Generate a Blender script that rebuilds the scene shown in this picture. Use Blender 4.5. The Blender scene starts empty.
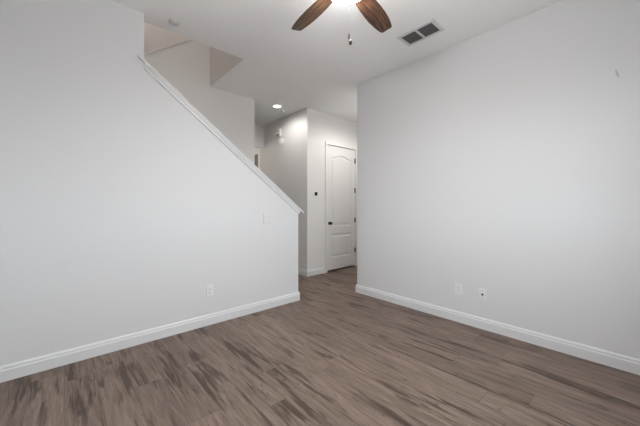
import bpy, bmesh, math, random
from math import pi, sin, cos, radians
from mathutils import Vector, Matrix

random.seed(4)
S = bpy.context.scene
C = S.collection

# ------------------------------------------------------------------ camera
CAM_H = 1.245
CAM_YAW = 48.1145                      # bearing of the view from the +X axis
cd = bpy.data.cameras.new('camera')
cd.sensor_width = 36.0
cd.lens = 285.294 / 640 * 36.0
cd.shift_y = -(213 - 206.855) / 640
cd.clip_start = 0.02
cam = bpy.data.objects.new('camera', cd)
cam.location = (0, 0, CAM_H)
cam.rotation_euler = (pi / 2, 0, radians(CAM_YAW - 90))
C.objects.link(cam)
S.camera = cam

# ------------------------------------------------------------------ world, daylight, exposure
SKY = 7.1
w = bpy.data.worlds.new('daylight')
S.world = w
w.use_nodes = True
wn = w.node_tree.nodes
bg = wn['Background']
bg.inputs['Color'].default_value = (0.90, 0.965, 1.0, 1)
bg.inputs['Strength'].default_value = SKY
GROUND = 0.30          # brightness of the ground outside against the sky
_tc = wn.new('ShaderNodeTexCoord'); _sx = wn.new('ShaderNodeSeparateXYZ'); _rp = wn.new('ShaderNodeValToRGB')
w.node_tree.links.new(_tc.outputs['Generated'], _sx.inputs[0])
_ma = wn.new('ShaderNodeMath'); _ma.operation = 'MULTIPLY_ADD'; _ma.inputs[1].default_value = 0.5; _ma.inputs[2].default_value = 0.5
w.node_tree.links.new(_sx.outputs['Z'], _ma.inputs[0]); w.node_tree.links.new(_ma.outputs[0], _rp.inputs[0])
_e = _rp.color_ramp.elements
_e[0].position = 0.47; _e[0].color = (GROUND, GROUND * .98, GROUND * .95, 1)
_e[1].position = 0.53; _e[1].color = (0.90, 0.965, 1.0, 1)
w.node_tree.links.new(_rp.outputs[0], bg.inputs['Color'])

def portal(name, loc, rot, sx, sy):
    """A portal in a window opening: it only guides the sky light in."""
    l = bpy.data.lights.new(name, 'AREA')
    l.shape = 'RECTANGLE'; l.size = sx; l.size_y = sy
    l.cycles.is_portal = True
    o = bpy.data.objects.new(name, l)
    o.location = loc; o.rotation_euler = rot
    C.objects.link(o)
    return o

BACK_V = -0.42       # inner face of the wall behind the camera
SIDE_U = -0.62       # inner face of the wall to the left of the camera
W1 = (0.10, 2.25, 1.10, 2.38)   # window in the back wall: u0,u1,z0,z1
portal('window_daylight', ((W1[0] + W1[1]) / 2, BACK_V - .11, (W1[2] + W1[3]) / 2), (radians(90), 0, 0), W1[1] - W1[0], W1[3] - W1[2])

def lamp(name, loc, power, radius, color, spot=None):
    l = bpy.data.lights.new(name, 'SPOT' if spot else 'POINT')
    l.energy = power; l.shadow_soft_size = radius; l.color = color
    if spot:
        l.spot_size = radians(spot); l.spot_blend = 0.5
    o = bpy.data.objects.new(name, l)
    o.location = loc
    C.objects.link(o)
    return o

S.view_settings.view_transform = 'Standard'
S.view_settings.look = 'None'
S.view_settings.gamma = 1.0
S.view_settings.use_curve_mapping = False
S.view_settings.exposure = 0.09
S.cycles.use_denoising = True
S.cycles.max_bounces = 14
S.cycles.diffuse_bounces = 10

# ------------------------------------------------------------------ material helpers
def mat(name, col, rough=0.5, spec=0.4, metal=0.0):
    m = bpy.data.materials.new(name)
    m.use_nodes = True
    b = m.node_tree.nodes['Principled BSDF']
    b.inputs['Base Color'].default_value = (*col, 1)
    b.inputs['Roughness'].default_value = rough
    b.inputs['Specular IOR Level'].default_value = spec
    b.inputs['Metallic'].default_value = metal
    return m

class NT:
    """Small wrapper to write node graphs compactly."""
    def __init__(self, m):
        self.t = m.node_tree; self.b = self.t.nodes['Principled BSDF']
    def n(self, typ, **kw):
        x = self.t.nodes.new(typ)
        for k, v in kw.items(): setattr(x, k, v)
        return x
    def set(self, sock, v):
        if isinstance(v, bpy.types.NodeSocket): self.t.links.new(v, sock)
        else: sock.default_value = v
    def math(self, op, a, b=0.0, c=0.0):
        x = self.n('ShaderNodeMath', operation=op)
        self.set(x.inputs[0], a); self.set(x.inputs[1], b); self.set(x.inputs[2], c)
        return x.outputs[0]
    def coords(self):
        tc = self.n('ShaderNodeTexCoord')
        s = self.n('ShaderNodeSeparateXYZ')
        self.t.links.new(tc.outputs['Object'], s.inputs[0])
        return tc.outputs['Object'], s.outputs
    def xyz(self, a, b, c):
        x = self.n('ShaderNodeCombineXYZ')
        for i, v in enumerate((a, b, c)): self.set(x.inputs[i], v)
        return x.outputs[0]
    def noise(self, vec, scale, detail=3, rough=0.5, dist=0.0):
        x = self.n('ShaderNodeTexNoise')
        self.t.links.new(vec, x.inputs['Vector'])
        x.inputs['Scale'].default_value = scale; x.inputs['Detail'].default_value = detail
        x.inputs['Roughness'].default_value = rough; x.inputs['Distortion'].default_value = dist
        return x.outputs['Fac']
    def white(self, vec):
        x = self.n('ShaderNodeTexWhiteNoise'); self.t.links.new(vec, x.inputs['Vector'])
        return x.outputs['Value'], x.outputs['Color']
    def ramp(self, fac, stops):
        x = self.n('ShaderNodeValToRGB'); self.t.links.new(fac, x.inputs[0])
        e = x.color_ramp.elements
        while len(e) < len(stops): e.new(0.5)
        for q, (p, c) in zip(e, stops):
            q.position = p; q.color = (*c, 1) if not isinstance(c, float) else (c, c, c, 1)
        return x.outputs[0]
    def mix(self, fac, a, b, mode='MIX'):
        x = self.n('ShaderNodeMix', data_type='RGBA', blend_type=mode)
        self.set(x.inputs[0], fac)
        for s, v in ((x.inputs[6], a), (x.inputs[7], b)):
            if isinstance(v, tuple): v = (*v, 1)
            self.set(s, v)
        return x.outputs[2]
    def bump(self, height, strength, dist=0.01):
        x = self.n('ShaderNodeBump')
        self.t.links.new(height, x.inputs['Height'])
        x.inputs['Strength'].default_value = strength; x.inputs['Distance'].default_value = dist
        self.t.links.new(x.outputs[0], self.b.inputs['Normal'])

def paint(name, col, rough=0.6, bump=0.12, spec=0.3):
    m = mat(name, col, rough, spec)
    g = NT(m); v, s = g.coords()
    g.bump(g.noise(v, 55, 4, 0.55), bump, 0.004)
    return m

WALL = (0.705, 0.712, 0.720)
M_wall = paint('wall_paint', WALL)
M_hall = paint('hall_paint', (0.77, 0.76, 0.745))
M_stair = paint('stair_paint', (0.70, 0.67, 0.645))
M_ceil = paint('ceiling_paint', (0.93, 0.93, 0.93), 0.8, 0.2, 0.15)
M_trim = mat('trim_gloss', (0.73, 0.737, 0.745), 0.35, 0.4)
M_door = mat('door_paint', (0.78, 0.77, 0.755), 0.35, 0.45)
M_plate = mat('plate_plastic', (0.78, 0.78, 0.775), 0.35, 0.4)
M_plate_grey = mat('plate_plastic_dull', (0.70, 0.70, 0.70), 0.4, 0.4)
M_plastic = mat('white_plastic', (0.84, 0.835, 0.82), 0.4, 0.4)
M_det = mat('detector_plastic', (0.62, 0.61, 0.60), 0.5, 0.4)
M_dark = mat('dark_plastic', (0.02, 0.02, 0.022), 0.35, 0.4)
M_slot = mat('slot_shadowed_plastic', (0.10, 0.10, 0.10), 0.6, 0.2)
M_bronze = mat('dark_bronze', (0.06, 0.05, 0.045), 0.35, 0.5, 0.8)
M_nickel = mat('brushed_metal', (0.14, 0.137, 0.133), 0.6, 0.5, 0.9)
M_ventframe = mat('vent_enamel', (0.66, 0.66, 0.66), 0.4, 0.4)
M_slat = mat('vent_slat_enamel', (0.13, 0.13, 0.135), 0.5, 0.3)
M_duct = mat('duct_lining', (0.04, 0.04, 0.042), 0.9, 0.1)
M_carpet = mat('stair_carpet', (0.42, 0.38, 0.34), 0.95, 0.05)

def emit(name, col, strength):
    m = mat(name, (0.8, 0.8, 0.8), 0.5)
    b = m.node_tree.nodes['Principled BSDF']
    b.inputs['Emission Color'].default_value = (*col, 1)
    b.inputs['Emission Strength'].default_value = strength
    return m
M_globe = emit('lit_frosted_glass', (1.0, 0.975, 0.965), 128.0)
M_can = emit('lit_lens', (1.0, 0.97, 0.92), 12.0)

def right_wall_material():
    m = paint('wall_paint_marked', WALL)
    g = NT(m); v, s = g.coords()
    # a grey scuff high on the wall
    t = g.math('ADD', g.math('MULTIPLY', g.math('SUBTRACT', s[2], 2.275), 0.25), g.math('SUBTRACT', 0.108, s[1]))
    a = g.math('POWER', g.math('DIVIDE', t, 0.010), 2.0)
    b = g.math('POWER', g.math('DIVIDE', g.math('SUBTRACT', s[2], 2.275), 0.042), 2.0)
    d = g.math('ADD', a, b)
    mask = g.math('MULTIPLY', g.math('SUBTRACT', 1.0, g.math('MINIMUM', d, 1.0)), 0.55)
    g.set(g.b.inputs['Base Color'], g.mix(mask, WALL, (0.28, 0.27, 0.26)))
    return m
M_wallR = right_wall_material()

def floor_material():
    m = mat('wood_plank_floor', (0.25, 0.2, 0.17), 0.42, 0.35)
    g = NT(m); v, s = g.coords()
    PW, PL = 0.178, 1.22
    ru = g.math('DIVIDE', s[0], PW)
    row = g.math('FLOOR', ru)
    rnd, _ = g.white(g.xyz(row, 3.7, 0.0))
    cv = g.math('ADD', g.math('DIVIDE', s[1], PL), g.math('MULTIPLY', rnd, 7.0))
    col = g.math('FLOOR', cv)
    pid, pcol = g.white(g.xyz(row, col, 1.0))
    pid2, _ = g.white(g.xyz(row, col, 9.0))
    # grain coordinates: own offset for every plank, stretched along the plank
    gx = g.math('ADD', s[0], g.math('MULTIPLY', pid, 37.0))
    gy = g.math('ADD', s[1], g.math('MULTIPLY', pid2, 53.0))
    # long dark heartwood figures, fine streaks inside them, knots and pores
    fig = g.noise(g.xyz(g.math('MULTIPLY', gx, 11.5), g.math('MULTIPLY', gy, 1.35), 0.0), 1.0, 3, 0.55, 0.5)
    broad = g.noise(g.xyz(g.math('MULTIPLY', gx, 36.0), g.math('MULTIPLY', gy, 2.6), 7.0), 1.0, 4, 0.6, 0.9)
    knots = g.noise(g.xyz(g.math('MULTIPLY', gx, 22.0), g.math('MULTIPLY', gy, 6.0), 5.0), 1.0, 5, 0.65, 1.8)
    fine = g.noise(g.xyz(g.math('MULTIPLY', gx, 150.0), g.math('MULTIPLY', gy, 6.0), 2.0), 1.0, 3, 0.6, 0.2)
    base = g.ramp(broad, [(0.30, FL[1]), (0.50, FL[2]), (0.72, FL[3])])
    heart = g.ramp(g.math('ADD', fig, g.math('MULTIPLY', g.math('SUBTRACT', broad, 0.5), 0.45)), [(0.34, 1.0), (0.46, 0.0)])
    base = g.mix(g.math('MULTIPLY', heart, 0.9), base, FL[0])
    streak = g.ramp(knots, [(0.32, 1.0), (0.39, 0.0)])
    base = g.mix(g.math('MULTIPLY', streak, 0.75), base, FL[4])
    f2 = g.ramp(fine, [(0.3, 0.74), (0.7, 1.18)])
    base = g.mix(1.0, base, f2, 'MULTIPLY')
    tone = g.ramp(pid2, [(0.0, 0.88), (0.5, 1.0), (1.0, 1.10)])
    base = g.mix(1.0, base, tone, 'MULTIPLY')
    # bevelled joints
    fu = g.math('FRACT', ru); fv = g.math('FRACT', cv)
    eu = g.math('MULTIPLY', g.math('MINIMUM', fu, g.math('SUBTRACT', 1.0, fu)), PW)
    ev = g.math('MULTIPLY', g.math('MINIMUM', fv, g.math('SUBTRACT', 1.0, fv)), PL)
    e = g.math('MINIMUM', eu, ev)
    joint = g.math('SUBTRACT', 1.0, g.math('MINIMUM', g.math('DIVIDE', e, 0.0028), 1.0))
    base = g.mix(g.math('MULTIPLY', joint, 0.6), base, (0.06, 0.045, 0.038))
    g.set(g.b.inputs['Base Color'], base)
    g.set(g.b.inputs['Roughness'], g.math('ADD', 0.40, g.math('MULTIPLY', fine, 0.2)))
    g.bump(g.math('SUBTRACT', g.math('MULTIPLY', fine, 0.15), joint), 0.25, 0.002)
    return m
FL = [(0.060, 0.037, 0.026), (0.135, 0.094, 0.071), (0.190, 0.138, 0.109), (0.255, 0.191, 0.154), (0.038, 0.023, 0.016)]
M_floor = floor_material()

def blade_material():
    m = mat('walnut_blade', (0.12, 0.06, 0.03), 0.4, 0.4)
    g = NT(m); v, s = g.coords()
    n = g.noise(g.xyz(g.math('MULTIPLY', s[0], 5.0), g.math('MULTIPLY', s[1], 70.0), 0.0), 1.0, 4, 0.6, 0.8)
    g.set(g.b.inputs['Base Color'], g.ramp(n, [(0.36, (0.016, 0.008, 0.005)), (0.5, (0.092, 0.042, 0.020)), (0.72, (0.20, 0.100, 0.052))]))
    return m
M_blade = blade_material()

def leaf_material():
    m = mat('taupe_door_leaf', (0.2, 0.19, 0.17), 0.5, 0.3)
    g = NT(m); v, s = g.coords()
    g.set(g.b.inputs['Base Color'], g.ramp(g.noise(v, 6, 3), [(0.3, (0.15, 0.14, 0.12)), (0.7, (0.26, 0.24, 0.21))]))
    return m
M_leaf = leaf_material()

# ------------------------------------------------------------------ mesh helpers
def obj(name, bm, m, parent=None, smooth=False, bevel=0.0, label=None):
    me = bpy.data.meshes.new(name)
    bmesh.ops.recalc_face_normals(bm, faces=bm.faces)
    if smooth:
        for f in bm.faces: f.smooth = True
        for e in bm.edges:
            if len(e.link_faces) == 2 and e.calc_face_angle(0) > radians(35): e.smooth = False
    bm.to_mesh(me); bm.free()
    me.materials.append(m)
    o = bpy.data.objects.new(name, me)
    C.objects.link(o)
    if parent: o.parent = parent
    if bevel:
        b = o.modifiers.new('bevel', 'BEVEL'); b.width = bevel; b.segments = 2; b.limit_method = 'ANGLE'
    if label: o['label'] = label
    return o

def box(bm, x0, x1, y0, y1, z0, z1, M=None):
    vs = [bm.verts.new((x, y, z)) for x in (x0, x1) for y in (y0, y1) for z in (z0, z1)]
    if M is not None:
        for q in vs: q.co = M @ q.co
    for f in ((0, 1, 3, 2), (4, 6, 7, 5), (0, 4, 5, 1), (2, 3, 7, 6), (0, 2, 6, 4), (1, 5, 7, 3)):
        bm.faces.new([vs[i] for i in f])
    return vs

def prism(bm, pts, d0, d1, axis):
    """Extrude a 2D outline from d0 to d1. axis 'y': pts are (x,z); 'z': (x,y); 'x': (y,z)."""
    def p(a, b, d):
        return {'y': (a, d, b), 'z': (a, b, d), 'x': (d, a, b)}[axis]
    A = [bm.verts.new(p(a, b, d0)) for a, b in pts]
    B = [bm.verts.new(p(a, b, d1)) for a, b in pts]
    n = len(pts)
    for i in range(n):
        bm.faces.new((A[i], A[(i + 1) % n], B[(i + 1) % n], B[i]))
    bm.faces.new(A); bm.faces.new(B[::-1])

def lathe(bm, prof, n=32, M=None):
    """Revolve (radius, z) about z."""
    rings = []
    for r, z in prof:
        if r < 1e-6: rings.append([bm.verts.new((0, 0, z))])
        else: rings.append([bm.verts.new((r * cos(2 * pi * k / n), r * sin(2 * pi * k / n), z)) for k in range(n)])
    for a, b in zip(rings, rings[1:]):
        for k in range(n):
            j = (k + 1) % n
            if len(a) == 1 and len(b) == 1: continue
            if len(a) == 1: bm.faces.new((a[0], b[k], b[j]))
            elif len(b) == 1: bm.faces.new((a[k], b[0], a[j]))
            else: bm.faces.new((a[k], b[k], b[j], a[j]))
    if len(rings[0]) > 1: bm.faces.new(rings[0])
    if len(rings[-1]) > 1: bm.faces.new(rings[-1])
    if M is not None:
        for r in rings:
            for q in r: q.co = M @ q.co

def new(): return bmesh.new()
def struct(name, bm, m, parent=None, **k):
    o = obj(name, bm, m, parent, **k)
    if parent is None: o['kind'] = 'structure'
    return o
def boxes(*bs):
    bm = new()
    for b in bs: box(bm, *b)
    return bm
def thing(name, label, cat, loc, rotz=0, group=None):
    o = bpy.data.objects.new(name, None)
    o.empty_display_size = 0.05
    o.location = loc; o.rotation_euler = (0, 0, rotz)
    C.objects.link(o)
    o['label'] = label; o['category'] = cat
    if group: o['group'] = group
    return o

# ------------------------------------------------------------------ the setting
H = 3.02                      # ceiling height
VL, VLb = 3.027, 3.165        # wall with the stairs behind it: front and back face
UR, VC = 3.182, 2.738         # right wall face, its outside corner
VD, UD = 3.950, 3.238         # door wall face, hall corner
V2, V2b = 4.214, 4.334        # wall between the two flights
U2 = 2.333                    # its end at the hall
VE = 5.42                     # end of the hall
UEND = 5.6
UP = 5.75                     # top of the stairwell
UOP = 1.605                   # end of the ceiling opening
UW = -0.90                    # far end of the stairwell
NEWEL = 2.325                 # end of the knee wall
TALL = 0.546                  # end of the full-height part

struct('floor', boxes((UW - .15, UEND, BACK_V - .12, 7.2, -0.12, 0)), M_floor)

# ceiling with the stairwell opening left out
struct('ceiling', boxes((SIDE_U - .12, UEND, BACK_V - .12, VLb, H, H + .30),
                        (UOP, UEND, VLb, V2, H, H + .30),
                        (U2, UEND, V2, 7.2, H, H + .30)), M_ceil)

# left wall: full height, then a knee wall that follows the stairs down
def cap_top(u): return 2.622 - 0.7605 * (u - 0.501)
def wall_top(u): return cap_top(u) - 0.024
bm = new()
prism(bm, [(UW - .15, 0), (NEWEL, 0), (NEWEL, wall_top(NEWEL)), (TALL, wall_top(TALL)), (TALL, H), (UW - .15, H)], VL, VLb, 'y')
struct('wall_left', bm, M_wall)
struct('wall_right', boxes((UR, UEND, BACK_V - .12, VC, 0, H)), M_wallR, bevel=0.006)

# wall behind the camera and wall left of the camera, each with a window opening
u0, u1, z0, z1 = W1
struct('wall_back', boxes((SIDE_U - .12, u0, BACK_V - .12, BACK_V, 0, H), (u1, UR, BACK_V - .12, BACK_V, 0, H),
                          (u0, u1, BACK_V - .12, BACK_V, 0, z0), (u0, u1, BACK_V - .12, BACK_V, z1, H)), M_wall)
struct('wall_side', boxes((SIDE_U - .12, SIDE_U, BACK_V, VL, 0, H)), M_wall)
# window frames with a meeting rail, in the openings
def wframe(name, along, a0, a1, z0, z1, d):
    bm = new(); f = 0.045
    def bx(p0, p1, q0, q1):
        if along == 'x': box(bm, p0, p1, d - .03, d + .02, q0, q1)
        else: box(bm, d - .03, d + .02, p0, p1, q0, q1)
    bx(a0, a0 + f, z0, z1); bx(a1 - f, a1, z0, z1); bx(a0 + f, a1 - f, z0, z0 + f); bx(a0 + f, a1 - f, z1 - f, z1)
    m = (a0 + a1) / 2
    bx(m - .03, m + .03, z0 + f, z1 - f)
    for p, q in ((a0 + f, m - .03), (m + .03, a1 - f)): bx(p, q, (z0 + z1) / 2 - .02, (z0 + z1) / 2 + .02)
    struct(name, bm, M_trim)
wframe('window_1', 'x', W1[0], W1[1], W1[2], W1[3], BACK_V - .06)

# wall between the flights, its top following the upper flight
def mid_top(u): return 3.185 + 0.745 * (u - 0.77)
bm = new()
prism(bm, [(0.05, 0), (U2, 0), (U2, H), (UOP + .1, H), (UOP + .1, mid_top(UOP + .1)), (0.05, mid_top(0.05))], V2, V2b, 'y')
struct('wall_stair', bm, M_hall)
bm = new()
prism(bm, [(0.03, mid_top(0.03)), (UOP, mid_top(UOP)), (UOP, mid_top(UOP) + .02), (0.03, mid_top(0.03) + .02)], V2 - .012, V2b + .012, 'y')
struct('trim_2', bm, M_hall)

# stairwell shell above and behind
struct('wall_stairwell', boxes((UW - .12, UW, VLb, VE + .12, 0, UP),
                               (UW, U2, VE, VE + .12, 0, UP),
                               (UW - .12, UOP + .1, VL, VLb, H + .3, UP)), M_stair)
struct('wall_landing', 
       boxes((UOP - .004, UOP + .12, VLb, V2b, H + .001, UP), (U2, U2 + .12, V2b, VE, H + .05, UP),
       (UOP + .12, U2 + .12, V2, V2b, H + .301, UP)), M_stair)
struct('ceiling_stairwell', boxes((UW - .12, U2 + .12, VL, VE + .12, UP, UP + .1)), M_ceil)

# staircase: nine risers up to the landing, eight back the other way
bm = new()
RI, TR = 0.1952, 0.257
pts = [(NEWEL - .02, 0)]
u, z = NEWEL - .02, 0
for k in range(9):
    z += RI; pts.append((u, z))
    if k < 8: u -= TR; pts.append((u, z))
pts += [(UW, z), (UW, 0)]
prism(bm, pts, VLb, V2, 'y')
box(bm, UW, u, V2b, VE, 0, z)
box(bm, UW, 0.05, V2, V2b, 0, z)
pts = [(u, 0)]; uu = u
for k in range(8):
    z += RI; pts.append((uu, z)); uu += TR; pts.append((uu, z)) if k < 7 else None
pts += [(U2, z), (U2, 0)]
prism(bm, pts, V2b, VE, 'y')
struct('staircase', bm, M_carpet)
# the side of the upper flight towards the hall is closed by a wall
struct('wall_hall_left', boxes((U2 - .10, U2, V2b, VE, 0, H)), M_hall)

# knee wall cap and the moulding below it
ue = 2.40
bm = new()
prism(bm, [(0.497, cap_top(0.497) - .024), (TALL, cap_top(TALL) - .024), (TALL, cap_top(TALL)), (0.497, cap_top(.497))], VL - .028, VL, 'y')
prism(bm, [(TALL, cap_top(TALL) - .024), (ue, cap_top(ue) - .024), (ue, cap_top(ue)), (TALL, cap_top(TALL))], VL - .028, VLb + .028, 'y')
a, b = TALL, NEWEL + .014
prism(bm, [(a, cap_top(a) - .080), (b, cap_top(b) - .080), (b, cap_top(b) - .024), (a, cap_top(a) - .024)], VL - .013, VL, 'y')
prism(bm, [(a, cap_top(a) - .048), (b + .012, cap_top(b + .012) - .048), (b + .012, cap_top(b + .012) - .024), (a, cap_top(a) - .024)], VL - .022, VL - .013, 'y')
prism(bm, [(NEWEL, cap_top(NEWEL) - .080), (b, cap_top(b) - .080), (b, cap_top(b) - .024), (NEWEL, cap_top(NEWEL) - .024)], VL, VLb + .013, 'y')
struct('trim_1', bm, M_trim, bevel=0.003)

# door wall with the door opening, and the hall wall beyond the corner
DU0, DU1, DZ = 3.722, 4.533, 2.432
struct('wall_door', boxes((UD, DU0 - .012, VD, VD + .13, 0, H), (DU1 + .012, UEND, VD, VD + .13, 0, H),
                          (DU0 - .012, DU1 + .012, VD, VD + .13, DZ + .012, H),
                          (DU0 - .1, DU1 + .1, VD + .13, VD + .15, 0, H)), M_hall)
struct('wall_hall', boxes((UD, UD + .13, VD + .13, 7.2, 0, H)), M_hall)
# end of the hall: a header over a full-width opening, and the room beyond
struct('wall_hall_end', boxes((U2, UD, VE, VE + .13, 2.53, H)), M_hall)
struct('wall_beyond', boxes((U2 - 1.0, UD, 7.08, 7.2, 0, H), (U2 - 1.0, U2 - .88, VE + .12, 7.08, 0, H), (U2 - 1.0, U2, VE + .12, 7.2, H, H + .1)), M_hall)
struct('wall_corridor', boxes((UEND - .1, UEND, VC, VD, 0, H)), M_hall)

# baseboards: a flat board with a stepped, sloping top
BB = [(0, 0), (.016, 0), (.016, .078), (.011, .086), (.011, .098), (.004, .112), (0, .112)]
def bb_y(bm, u0, u1, v, sgn):     # runs along u on a wall face at v; sgn = side it sticks out to
    prism(bm, [(v + sgn * d, z) for d, z in BB], u0, u1, 'x')
def bb_x(bm, v0, v1, u, sgn):     # runs along v
    prism(bm, [(u + sgn * d, z) for d, z in BB], v0, v1, 'y')
bm = new(); bb_y(bm, SIDE_U, NEWEL + .016, VL, -1); bb_x(bm, VL, VLb, NEWEL, 1)
struct('baseboard_left', bm, M_trim)
bm = new(); bb_x(bm, BACK_V, VC + .016, UR, -1); bb_y(bm, UR, UEND - .1, VC, 1)
struct('baseboard_right', bm, M_trim)
bm = new(); bb_y(bm, UD - .016, DU0 - .062, VD, -1); bb_y(bm, DU1 + .062, UEND - .1, VD, -1); bb_x(bm, VD, 5.5, UD, -1)
struct('baseboard_hall', bm, M_trim)
bm = new(); bb_y(bm, SIDE_U, UR - .016, BACK_V, 1); bb_x(bm, BACK_V + .016, VL - .016, SIDE_U, 1)
struct('baseboard_back', bm, M_trim)

# ------------------------------------------------------------------ door to the closet
CW = 0.055
bm = new()
def casing(bm, a, b, zt):
    box(bm, a - CW, a, VD - .018, VD, 0, zt + CW)
    box(bm, b, b + CW, VD - .018, VD, 0, zt + CW)
    box(bm, a, b, VD - .018, VD, zt, zt + CW)
    box(bm, a - .012, a, VD, VD + .13, 0, zt); box(bm, b, b + .012, VD, VD + .13, 0, zt)
    box(bm, a - .012, b + .012, VD, VD + .13, zt, zt + .012)
casing(bm, DU0, DU1, DZ)
door = struct('door_1', bm, M_door, bevel=0.003)

def panel_outline(x0, x1, zb, zs, rise):
    """Rectangle whose top is a cathedral arch of the given rise."""
    pts = [(x0, zb), (x1, zb)]
    n = 24
    for i in range(n + 1):
        t = i / n
        x = x1 + (x0 - x1) * t
        s = (1 - abs(2 * t - 1))
        s = max(0.0, min(1.0, (s - 0.10) / 0.90))
        pts.append((x, zs + rise * (0.5 - 0.5 * cos(pi * s)) if rise else zs))
    if not rise: pts = [(x0, zb), (x1, zb), (x1, zs), (x0, zs)]
    return pts
def inset(pts, d):
    n = len(pts); out = []
    for i in range(n):
        p0, p1, p2 = (Vector(pts[(i + k) % n]) for k in (-1, 0, 1))
        a = (p1 - p0).normalized(); b = (p2 - p1).normalized()
        na = Vector((-a.y, a.x)); nb = Vector((-b.y, b.x))
        m = (na + nb).normalized()
        q = p1 + m * d / max(0.35, m.dot(na))
        out.append((q.x, q.y))
    return out
bm = new()
a, b, zb, zt = DU0 + .004, DU1 - .004, 0.030, DZ - .004
yf, yb = VD + .006, VD + .045
edges = []
def loop(pts, y):
    vs = [bm.verts.new((p[0], y, p[1])) for p in pts]
    return vs
outer = loop([(a, zb), (b, zb), (b, zt), (a, zt)], yf)
backl = loop([(a, zb), (b, zb), (b, zt), (a, zt)], yb)
for i in range(4):
    edges.append(bm.edges.new((outer[i], outer[(i + 1) % 4])))
for shp in (panel_outline(DU0 + .118, DU1 - .118, .862, 2.212, .052), panel_outline(DU0 + .118, DU1 - .118, .262, .718, 0)):
    rings = [loop(shp, yf)]
    for d, y in ((.014, yf + .011), (.034, yf + .011), (.056, yf + .002)):
        rings.append(loop(inset(shp, d), y))
    n = len(shp)
    for i in range(n): edges.append(bm.edges.new((rings[0][i], rings[0][(i + 1) % n])))
    for r, q in zip(rings, rings[1:]):
        for i in range(n): bm.faces.new((r[i], r[(i + 1) % n], q[(i + 1) % n], q[i]))
    bm.faces.new(rings[-1])
bmesh.ops.triangle_fill(bm, edges=edges, use_beauty=True)
for i in range(4):
    bm.faces.new((outer[i], outer[(i + 1) % 4], backl[(i + 1) % 4], backl[i]))
bm.faces.new(backl)
leaf = obj('door_leaf', bm, M_door, door)
Mk = Matrix.Translation((3.787, yf, 0.93)) @ Matrix.Rotation(pi / 2, 4, 'X')
bm = new()
lathe(bm, [(0, 0), (.031, 0), (.031, .006), (.012, .010), (.011, .030), (.020, .036), (.028, .046), (.029, .056), (.022, .066), (0, .069)], 24, Mk)
obj('door_knob', bm, M_bronze, leaf, smooth=True, label='dark bronze door knob')
for z in (2.20, 1.585, 0.97, 0.345):
    bm = new()
    lathe(bm, [(0, -.05), (.008, -.05), (.008, .05), (0, .05)], 12, Matrix.Translation((DU1 - .001, VD - .002, z)))
    box(bm, DU1 - .024, DU1 + .003, yf - .004, yf + .001, z - .05, z + .05)
    obj('hinge', bm, M_bronze, leaf, label='dark metal door hinge')

# cased door seen through the opening at the end of the hall
bm = new()
ca, cb, cz = 5.66, 6.48, 2.43
for q in ((UD - .018, UD, ca - .07, ca, 0, cz + .075), (UD - .018, UD, cb, cb + .07, 0, cz + .075), (UD - .018, UD, ca, cb, cz, cz + .075)):
    box(bm, *q)
d2 = struct('door_2', bm, M_door, bevel=0.003)
bm = new()
box(bm, UD - .004, UD, ca, cb, 0, cz)
obj('door_leaf', bm, M_leaf, d2, label='taupe door leaf')

# ------------------------------------------------------------------ ceiling fan
FU, FV = 1.417, 1.305
fan = thing('ceiling_fan', 'ceiling fan with brown wooden blades and a lit white globe, hanging in the room', 'ceiling fan', (FU, FV, H))
def fan_part(name, prof, m, n=32, parent=fan, **k):
    bm = new(); lathe(bm, prof, n); return obj(name, bm, m, parent, smooth=True, **k)
fan_part('canopy', [(0, 0), (.068, 0), (.068, -.018), (.05, -.055), (.02, -.07), (0, -.07)], M_bronze)
fan_part('downrod', [(0, -.06), (.013, -.06), (.013, -.16), (0, -.16)], M_bronze, 16)
fan_part('motor_housing', [(0, -.14), (.04, -.14), (.095, -.165), (.115, -.19), (.115, -.235), (.09, -.262), (.075, -.285), (.075, -.30), (0, -.30)], M_bronze)
fan_part('light_globe', [(0, -.292), (.105, -.292), (.135, -.303), (.134, -.318), (.118, -.329), (.080, -.339), (.04, -.344), (0, -.345)], M_globe, label='lit frosted white glass globe')
# blade: long paddle with a blunt rounded tip, in its own frame along +X
def blade_outline():
    xs = [(.17, .050), (.22, .059), (.30, .068), (.38, .073), (.46, .073), (.54, .068), (.60, .060), (.640, .052), (.652, .047), (.659, .038)]
    xs = [(x * 1.015, y) for x, y in xs]
    return [(x, -y) for x, y in xs] + [(x, y) for x, y in reversed(xs)]
away = radians(CAM_YAW)
for k in range(5):
    ang = away + radians(36 + 72 * k)
    bm = new()
    prism(bm, blade_outline(), -.004, .004, 'z')
    b = obj('blade', bm, M_blade, fan, bevel=0.002)
    b.rotation_mode = 'XYZ'
    b.matrix_local = Matrix.Translation((0, 0, -.25)) @ Matrix.Rotation(ang, 4, 'Z') @ Matrix.Rotation(radians(-12), 4, 'X')
    bm = new()
    prism(bm, [(.08, -.018), (.15, -.014), (.19, -.034), (.225, -.030), (.232, 0), (.225, .030), (.19, .034), (.15, .014), (.08, .018)], .0045, .0105, 'z')
    for sx, sy in ((.20, -.02), (.20, .02), (.222, 0)):
        lathe(bm, [(0, -.0065), (.005, -.0065), (.005, .006), (0, .006)], 10, Matrix.Translation((sx, sy, 0)))
    obj('blade_iron', bm, M_bronze, b)
chain_x, chain_y = 0.012, -0.011
bm = new()
box_n = 60
top, bot = -.342, -.610
lathe(bm, [(0, top + .02), (.0007, top + .02), (.0007, bot), (0, bot)], 6, Matrix.Translation((chain_x, chain_y, 0)))
for i in range(40):
    z = top + (bot - top) * i / 39
    lathe(bm, [(0, z - .0016), (.0011, z), (0, z + .0016)], 6, Matrix.Translation((chain_x, chain_y, 0)))
ch = obj('pull_chain', bm, M_nickel, fan)
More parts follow.
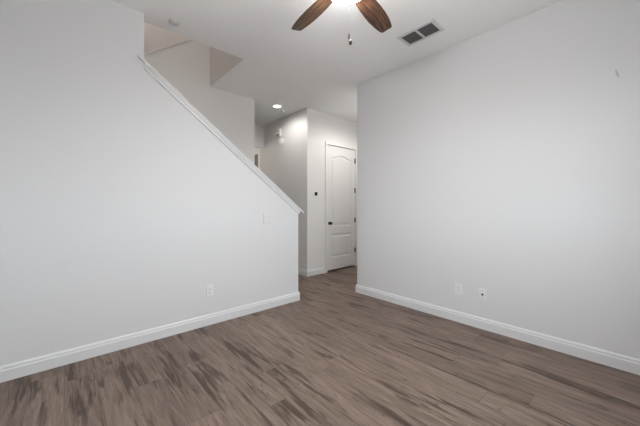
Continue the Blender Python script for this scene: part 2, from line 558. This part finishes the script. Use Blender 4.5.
bm = new(); lathe(bm, [(0, -.650), (.004, -.650), (.0055, -.635), (.004, -.612), (0, -.608)], 12, Matrix.Translation((chain_x - .004, chain_y + .003, 0)))
obj('chain_fob', bm, M_bronze, ch, smooth=True)
bm = new(); lathe(bm, [(0, -.688), (.008, -.684), (.011, -.672), (.009, -.660), (.003, -.652), (0, -.65)], 16, Matrix.Translation((chain_x + .004, chain_y - .003, 0)))
obj('chain_fob', bm, M_bronze, ch, smooth=True)

# ------------------------------------------------------------------ air vent in the ceiling
VU, VV = 2.705, 1.487
vent = thing('air_vent', 'white framed ceiling air vent with two dark grilles', 'air vent', (VU, VV, H))
fu, fv = .120, .196
gu0, gu1 = -.086, .092
bars = [(-.166, -.011), (.011, .166)]
bm = new()
for q in ((-fu, gu0, -fv, fv), (gu1, fu, -fv, fv), (gu0, gu1, -fv, bars[0][0]), (gu0, gu1, bars[0][1], bars[1][0]), (gu0, gu1, bars[1][1], fv)):
    box(bm, *q, -.012, 0)
obj('frame', bm, M_ventframe, vent)
bm = new()
for q in bars: box(bm, gu0, gu1, q[0], q[1], -.0015, -.0002)
obj('backing', bm, M_duct, vent, label='dark duct behind the slats')
for q in bars:
    for i in range(8):
        x = gu0 + (gu1 - gu0) * (i + .5) / 8
        M = Matrix.Translation((x, (q[0] + q[1]) / 2, -.0065)) @ Matrix.Rotation(radians(38), 4, 'Y')
        bm = new(); hw = (q[1] - q[0]) / 2
        box(bm, -.0065, .0065, -hw, hw, -.0006, .0006, M)
        obj('slat', bm, M_slat, vent)

# ------------------------------------------------------------------ smoke detectors, recessed lights
def detector(label, x, y, r, m):
    t = thing('smoke_detector', label, 'smoke detector', (x, y, H))
    bm = new(); lathe(bm, [(0, 0), (r, 0), (r, -.010), (r * .96, -.013), (0, -.013)], 32); obj('base_plate', bm, m, t, smooth=True)
    bm = new(); lathe(bm, [(0, -.012), (r * .80, -.012), (r * .78, -.018), (r * .64, -.023), (r * .3, -.024), (0, -.024)], 32); body = obj('housing', bm, m, t, smooth=True)
    bm = new(); lathe(bm, [(0, -.023), (r * .14, -.023), (r * .13, -.026), (0, -.026)], 16, Matrix.Translation((r * .3, 0, 0))); obj('test_button', bm, M_det, body, smooth=True)
    return t
detector('round grey white smoke detector on the ceiling above the stair wall', .785, 2.972, .048, M_det)
detector('small round smoke detector on the hall ceiling beside the lit downlight', 2.99, 4.372, .042, M_plastic)

def can_light(label, x, y, power, cone):
    t = thing('recessed_light', label, 'ceiling light', (x, y, H))
    r = .062
    bm = new()
    n = 32
    lathe(bm, [(r, -.0005), (r + .024, -.0005), (r + .022, -.006), (r, -.008)], n)
    # open the ring (lathe closes its ends)
    for f in [f for f in bm.faces if len(f.verts) > 4]: bm.faces.remove(f)
    obj('trim_ring', bm, M_plastic, t, smooth=True)
    bm = new(); lathe(bm, [(0, -.001), (r, -.001), (r, -.005), (0, -.006)], n)
    obj('lens', bm, M_can, t, smooth=True, label='glowing white lens')
    l = lamp('downlight', (x, y, H - .03), power, .05, (1.0, 0.965, 0.925), cone)
    return t
can_light('lit recessed downlight in the hall ceiling', 2.79, 4.245, 19, 173)
can_light('lit recessed downlight in the corridor ceiling before the closet door', 3.95, 2.98, 47, 165)

# unseen lamps without fixtures, added to brighten the stairwell and the far room
lamp('stairwell_fill', (1.30, 3.85, 4.90), 19, .10, (1.0, 0.96, 0.93))
lamp('far_room_fill', (2.0, 6.7, 2.3), 14, .1, (1.0, 0.93, 0.85))  # added fill for the casing and walls beyond the hall

# ------------------------------------------------------------------ plates on the walls
def wall_frame(name, label, cat, axis, u, v, z, group=None):
    """Local X runs along the wall to the viewer's right, local -Y points out of the wall."""
    return thing(name, label, cat, (u, v, z), 0 if axis == 'left' else -pi / 2, group)
def plate(t, wd, ht, d=.006, m=None):
    bm = new(); box(bm, -wd / 2, wd / 2, -d, 0, -ht / 2, ht / 2)
    return obj('cover_plate', bm, m or M_plate, t, bevel=.003)
def duplex(t):
    for s in (-1, 1):
        bm = new(); zc = s * .0195
        pts = []
        for k in range(24):
            a = 2 * pi * k / 24
            pts.append((.0168 * cos(a), zc + max(-.0135, min(.0135, .0168 * sin(a)))))
        prism(bm, pts, -.0078, -.0055, 'y')
        r = obj('receptacle', bm, M_plate, t)
        bm = new()
        box(bm, -.0075, -.0053, -.0081, -.0076, zc - .002, zc + .007); box(bm, .0053, .0075, -.0081, -.0076, zc - .002, zc + .006)
        lathe(bm, [(0, -.0003), (.0026, -.0003), (.0026, .0003), (0, .0003)], 12, Matrix.Translation((0, -.0078, zc - .007)) @ Matrix.Rotation(pi / 2, 4, 'X'))
        obj('slots', bm, M_slot, r)
    bm = new(); lathe(bm, [(0, 0), (.003, 0), (.0025, .0015), (0, .002)], 12, Matrix.Translation((0, -.0058, 0)) @ Matrix.Rotation(pi / 2, 4, 'X'))
    obj('screw', bm, M_nickel, t)
t = wall_frame('wall_outlet', 'white wall outlet low on the left wall below the stairs', 'outlet', 'left', 1.148, VL, .359)
plate(t, .074, .118); duplex(t)
t = wall_frame('wall_outlet', 'white wall outlet low on the right wall, nearer the corner', 'outlet', 'right', UR, 1.298, .356)
plate(t, .074, .118); duplex(t)
t = wall_frame('wall_outlet', 'white wall outlet low beside the closet door', 'outlet', 'left', 3.588, VD, .359)
plate(t, .074, .118); duplex(t)
t = wall_frame('cable_outlet', 'white cable wall plate with dark round jack, low on the right wall', 'outlet', 'right', UR, 1.060, .351)
plate(t, .074, .118)
bm = new(); lathe(bm, [(0, 0), (.0105, 0), (.0105, .003), (.006, .003), (.006, .006), (0, .006)], 20, Matrix.Translation((0, -.0058, 0)) @ Matrix.Rotation(pi / 2, 4, 'X'))
obj('coax_jack', bm, M_dark, t, smooth=True, label='dark round cable jack')
for s in (-1, 1):
    bm = new(); lathe(bm, [(0, 0), (.003, 0), (.0025, .0015), (0, .002)], 12, Matrix.Translation((0, -.0058, s * .042)) @ Matrix.Rotation(pi / 2, 4, 'X'))
    obj('screw', bm, M_nickel, t)

t = wall_frame('light_switch', 'white double rocker light switch on the stair wall', 'light switch', 'left', 1.850, VL, 1.098)
plate(t, .116, .118, .008, M_plate_grey)
for s in (-1, 1):
    bm = new()
    M = Matrix.Translation((s * .023, -.0065, 0)) @ Matrix.Rotation(radians(4 * s), 4, 'X')
    box(bm, -.0165, .0165, -.0035, .003, -.033, .033, M)
    obj('rocker', bm, M_plate_grey, t, bevel=.0015)
    for q in (-1, 1):
        bm = new(); lathe(bm, [(0, 0), (.003, 0), (.0025, .0015), (0, .002)], 12, Matrix.Translation((s * .023, -.0058, q * .048)) @ Matrix.Rotation(pi / 2, 4, 'X'))
        obj('screw', bm, M_nickel, t)

t = wall_frame('thermostat', 'small white thermostat with black screen beside the closet door', 'thermostat', 'left', 3.424, VD, 1.482)
bm = new(); box(bm, -.056, .056, -.008, 0, -.046, .046); obj('wall_plate', bm, M_plastic, t, bevel=.004)
bm = new(); box(bm, -.020, .042, -.020, -.006, -.032, .034); h = obj('housing', bm, M_dark, t, bevel=.005, label='black thermostat housing')
bm = new(); box(bm, -.012, .034, -.0208, -.0195, -.022, .026); obj('screen', bm, mat('screen_glass', (.015, .017, .02), .12, .5), h)

# two white alarms high on the hall wall
def out_u(v, z):   # local z axis out of the hall wall (towards -u)
    return Matrix.Translation((UD, v, z)) @ Matrix.Rotation(-pi / 2, 4, 'Y')
t = thing('door_chime', 'boxy white chime high on the hall wall, the upper device', 'door chime', (UD, 4.835, 2.725))
L = Matrix.Rotation(-pi / 2, 4, 'Y')
bm = new(); box(bm, -.045, 0, -.075, .075, -.062, .085); obj('housing', bm, M_plastic, t, bevel=.008)
bm = new()
for k in range(5): box(bm, -.0465, -.044, .015, .06, .028 + k * .009, .032 + k * .009)
box(bm, -.0465, -.044, -.055, .055, -.050, -.022)
obj('shadow_bars', bm, M_slot, t, label='dark bars for the side shadow')  # dark bars put the side shadow onto the white housing
t = thing('siren', 'rounded white siren high on the hall wall below the boxy chime', 'alarm', (UD, 4.765, 2.545))
bm = new(); lathe(bm, [(0, 0), (.085, 0), (.085, .012), (.08, .020), (0, .020)], 32, L); obj('base_plate', bm, M_plastic, t, smooth=True)
bm = new(); lathe(bm, [(0, .018), (.066, .018), (.062, .032), (.046, .042), (.02, .046), (0, .047)], 32, L); obj('dome', bm, M_plastic, t, smooth=True)
